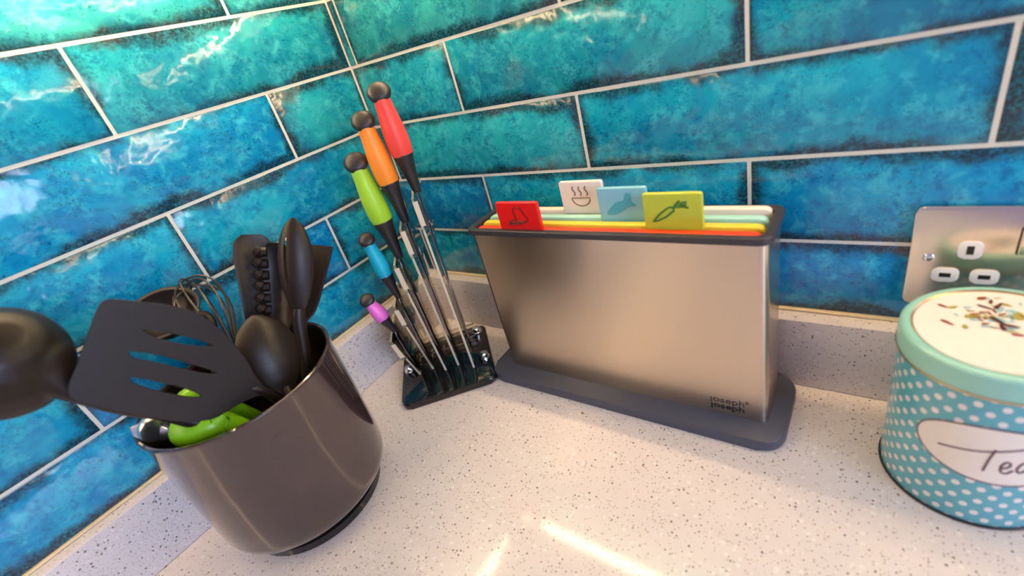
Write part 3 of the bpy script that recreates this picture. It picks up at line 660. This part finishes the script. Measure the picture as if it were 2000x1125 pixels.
# plane of the blade through three seen points
xn = ((p1 + p2) / 2 - tn).normalized(); nn = (p2 - tn).cross(p1 - tn).normalized(); nn = nn if nn.dot(CAM - tn) > 0 else -nn; yn = nn.cross(xn)
def onblade(u, v):
    r = ray(u, v); k = (tn - CAM).dot(nn) / r.dot(nn); q = CAM + r * k - tn; return (q.dot(xn), q.dot(yn))
def sm(pts, n=5): return [(q.x, q.y) for q in catmull([(a, b2, 0) for a, b2 in (onblade(*p) for p in pts)], n, True)]
out = sm([(518, 758), (498, 735), (478, 700), (440, 655), (395, 618), (345, 600), (285, 592), (232, 586), (204, 588), (190, 606), (172, 655), (150, 715), (134, 755), (140, 776), (165, 786), (230, 801), (300, 815), (360, 822), (410, 818), (440, 804), (470, 786), (500, 773), (518, 770)], 4)
slots = [sm(p, 4) for p in ([(276, 643), (300, 645), (350, 653), (395, 665), (418, 674), (400, 678), (350, 672), (305, 660)],
         [(248, 687), (262, 685), (310, 692), (360, 706), (412, 722), (424, 730), (405, 730), (360, 722), (300, 708), (262, 700)],
         [(252, 738), (266, 736), (310, 745), (360, 757), (392, 771), (384, 777), (345, 772), (300, 762), (264, 750)])]
bmobj('blade', flat_shape([out] + slots, 0.0026, 0.0005), MT['nylon'], t, frame(tn, xn, yn, nn), ang=18)
ft = inpot(0.010, 0.045, 0.030)
hp = catmull([ft, ft * .5 + tn * .5 - Vector((0, 0, .004)), tn - xn * 0.006 - nn * .003, tn + xn * 0.016 - nn * .0035], 6)
tube('handle', hp, [0.0062 - 0.0030 * i / (len(hp) - 1) for i in range(len(hp))], MT['nylon'], t, 12)
# slotted spoon, tall, edge turned to us
t, ax, nrm, lat, L, head = utensil('slotted_spoon', 'tall black slotted spoon standing upright at the right of the pot', 'spoon', at(585, 622, .455), at(572, 425, .445), inpot(0.030, 0.010, 0.03), spp(.0158, -.006), twist=-14, thick=0.003, neck_r=0.0062, hand_r=0.0072, hole=lambda f, t: .36 < f < .80 and -.62 < t < -.40)
# dark turner behind on the left of the cluster
TP = [(0, .004, 0), (.08, .0075, 0), (.2, .0130, .001), (.45, .0165, .002), (.75, .0180, .002), (.90, .0172, .002), (.965, .0140, .0015), (1.0, .0085, .001)]
utensil('solid_turner', 'black round-ended turner at the back left of the cluster', 'turner', at(520, 690, .475), at(490, 458, .465), inpot(-0.03, 0.03, 0.03), TP, twist=10, bend=-0.006)
# square spatula behind the slotted spoon
SQ = [(0, .004, 0), (.10, .0085, 0), (.22, .0150, 0), (.5, .0190, 0), (.97, .0235, 0), (1.0, .0225, 0)]
utensil('flat_spatula', 'black square-ended spatula behind the tall slotted spoon', 'spatula', at(583, 640, .475), at(606, 478, .485), inpot(-0.005, 0.045, 0.03), SQ, twist=-24)
# pasta server with teeth
PS = [(0, .004, 0), (.1, .0070, .001), (.25, .0115, .003), (.5, .0160, .006), (.75, .0165, .008), (.92, .0130, .006), (1.0, .0070, .003)]
t, ax, nrm, lat, L, head = utensil('pasta_server', 'black toothed pasta server between turner and slotted spoon', 'pasta server', at(553, 668, .465), at(537, 474, .458), inpot(0.0, 0.025, 0.03), PS, twist=-30)
pn = at(553, 668, .465)
for k in range(7):
    f = .22 + .115 * k; w = -.0125 if k < 6 else -.006; b0 = pn + ax * (L * f) - lat * .0128
    e = b0 + nrm * 0.007 - lat * 0.0050 + ax * (0.003 + .001 * (k % 2))
    tube('tooth', [b0 + lat * .004, b0 + nrm * 0.002 - lat * .002, (b0 + e) / 2 + nrm * .002, e], [.0050, .0054, .0052, .0036], MT['nylon'], t, 8)
# whisk
t = thing('balloon_whisk', 'dark wire balloon whisk at the back of the pot', 'whisk', tuple(inpot(-0.02, 0.03, 0.03)), 'cooking tools in the pot')
wb, wtip = at(468, 700, .445), at(362, 546, .455); ax = (wtip - wb).normalized(); L = (wtip - wb).length; nrm = tocam(wb, ax); lat = ax.cross(nrm)
for k in range(6):
    an = math.pi * k / 6 + .3; dv = lat * math.cos(an) + nrm * math.sin(an); P = []; Lk = L * (1 - .05 * (k % 3))
    for j in range(33):
        q = j / 32; a = math.pi * (q * 2 - 1); P.append(wb + ax * (Lk * (0.5 + 0.5 * math.cos(a))) + dv * (0.024 * math.sin(a) * (0.55 + 0.45 * math.cos(a)) * 1.35))
    tube('wire_loop', P, 0.0010, MT['wire'], t, 6)
tube('handle', [inpot(-0.02, 0.03, 0.03), (inpot(-0.02, 0.03, 0.03) + wb) / 2, wb, wb + ax * .004], [.008, .009, .007, .005], MT['nylon'], t, 12)
bmobj('ferrule', bm_lathe([(0, -.006), (.0072, -.006), (.0076, 0), (.0072, .006), (0, .006)], 20), MT['gold'], t, frame(wb - ax * .002, lat, nrm, ax))
# small ladle behind the turner: its rim shows above the blade
t = thing('small_ladle', 'black ladle with its rim showing above the slotted turner', 'ladle', tuple(inpot(-0.03, 0.0, 0.03)), 'cooking tools in the pot')
bc = at(318, 612, .43); up = (Vector((0.35, -0.10, 0.75))).normalized(); lx = RX @ Vector((1, 0, 0)); lx = (lx - up * lx.dot(up)).normalized(); ly = up.cross(lx)
bmobj('bowl', bm_lathe([(0, -.021), (.010, -.0198), (.019, -.0155), (.026, -.008), (.0295, 0), (.0312, .0008), (.0310, .0022), (.0292, .0024), (.0275, .0015), (.0245, -.006), (.018, -.0132), (.010, -.0172), (0, -.0186)], 48), MT['nylon'], t, frame(bc, lx, ly, up))
hs = bc + lx * .030 - ly * 0.004
tube('handle', catmull([hs, hs + lx * .012 - up * .006, inpot(-.012, -.012, .16), inpot(-0.030, 0.0, 0.03)], 6), .0048, MT['nylon'], t, 10)
# big ladle in front at the left, its back towards us
t = thing('large_ladle', 'large black ladle hanging out past the left of the pot', 'ladle', tuple(inpot(0.03, 0.03, 0.03)), 'cooking tools in the pot')
bc = at(2, 712, .315); up = (RX @ Vector((-.62, -.58, -.53))).normalized(); lx = (at(200, 790, .34) - bc); lx = (lx - up * lx.dot(up)).normalized(); ly = up.cross(lx)
lb = (bm_lathe([(0, -.0385), (.010, -.0375), (.020, -.0335), (.029, -.026), (.0350, -.015), (.0378, -.004), (.0385, .006), (.0375, .0072), (.0362, .006), (.0355, -.004), (.0328, -.014), (.027, -.0242), (.018, -.031), (0, -.0355)], 56)); lb.transform(frame(bc, lx, ly, up))
K = [(at(25, 702, .322), .031), (at(62, 710, .320), .0262), (at(84, 718, .319), .0215), (at(104, 734, .320), .0160), (at(124, 751, .322), .0110), (at(152, 767, .326), .0076), (at(205, 785, .336), .0064), (at(265, 799, .352), .0060), (at(340, 812, .375), .0060), (inpot(.045, -.02, .12), .0062), (inpot(0.03, 0.03, 0.03), .0066)]
P = catmull([k[0] for k in K], 5); rr = [q.x for q in catmull([(k[1], 0, 0) for k in K], 5)]
nk = next(i for i, r in enumerate(rr) if r < .0066) + 4
V, F = tube_vf(P[:nk], rr[:nk], 20); vs = [lb.verts.new(v) for v in V]
for f in F: lb.faces.new([vs[i] for i in f])
bo = bmobj('bowl', lb, MT['nylon'], t)
rm = bo.modifiers.new('blend', 'REMESH'); rm.mode = 'VOXEL'; rm.voxel_size = 0.0011; rm.use_smooth_shade = True
sm_ = bo.modifiers.new('soften', 'SMOOTH'); sm_.factor = 0.5; sm_.iterations = 30
tube('handle', P[nk - 3:], rr[nk - 3:], MT['nylon'], t, 20)
# can opener: lime handle and chrome head lying on the rim
t = thing('can_opener', 'lime green handled can opener with a chrome head on the left rim', 'can opener', tuple(inpot(0.02, -0.02, 0.1)), 'cooking tools in the pot')
g = lambda p: at(*p)
tube('handle', catmull([g((350, 835, .395)), g((385, 838, .392)), g((420, 828, .394)), g((438, 830, .40)), inpot(.040, -.010, .10)], 5), [.0085, .0125, .0145, .0150, .0150, .0148, .0145, .0140, .0135, .013, .0125, .012, .012, .0115, .011, .011, .011, .0105, .010, .010, .009], MT['green'], t, 16)
tube('handle', catmull([g((352, 800, .415)), g((372, 775, .42)), g((410, 780, .43)), inpot(.0, .0, .10)], 5), [.006, .0075, .0085, .009, .009, .009, .009, .009, .009, .009, .009, .009, .009, .009, .008, .007], MT['green'], t, 14)
tube('pivot', [g((335, 835, .392)), g((352, 836, .394))], [.0085, .0095], MT['gloss_black'], t, 16)
hd = bmobj('cutting_wheel', bm_lathe([(0, -.004), (.0100, -.004), (.0112, -.002), (.0112, .002), (.0075, .004), (.0075, .010), (0, .0105)], 24), MT['satin'], t, frame(g((300, 836, .388)), (RX @ Vector((-.5, .3, .8))).normalized(), (RX @ Vector((.4, .9, -.1))).normalized(), (RX @ Vector((-.75, .28, -.6))).normalized()))
bmobj('jaw', flat_shape([[(0, 0), (.012, .006), (.026, .000), (.029, -.008), (.014, -.012), (.002, -.007)]], .004, .0008), MT['satin'], t, frame(g((258, 834, .386)), RX @ Vector((.97, -.1, -.2)), RX @ Vector((.1, .97, .2)), RX @ Vector((.2, -.2, .96))))
# a crumb left on the worktop
cr = hit(1138, 808, 2, 0)
cb = bmobj('crumb', bm_lathe([(0, 0.0002), (.0011, .0003), (.0015, .001), (.0009, .0019), (0, .0021)], 7, 1.3, .8), plain('crumb_brown', lin(176, 128, 62), 0.7, grain=0.3, scale=900), None, Matrix.Translation(cr), origin=tuple(cr))
tag(cb, 'tiny brown crumb on the worktop in front of the steel case', 'crumb')
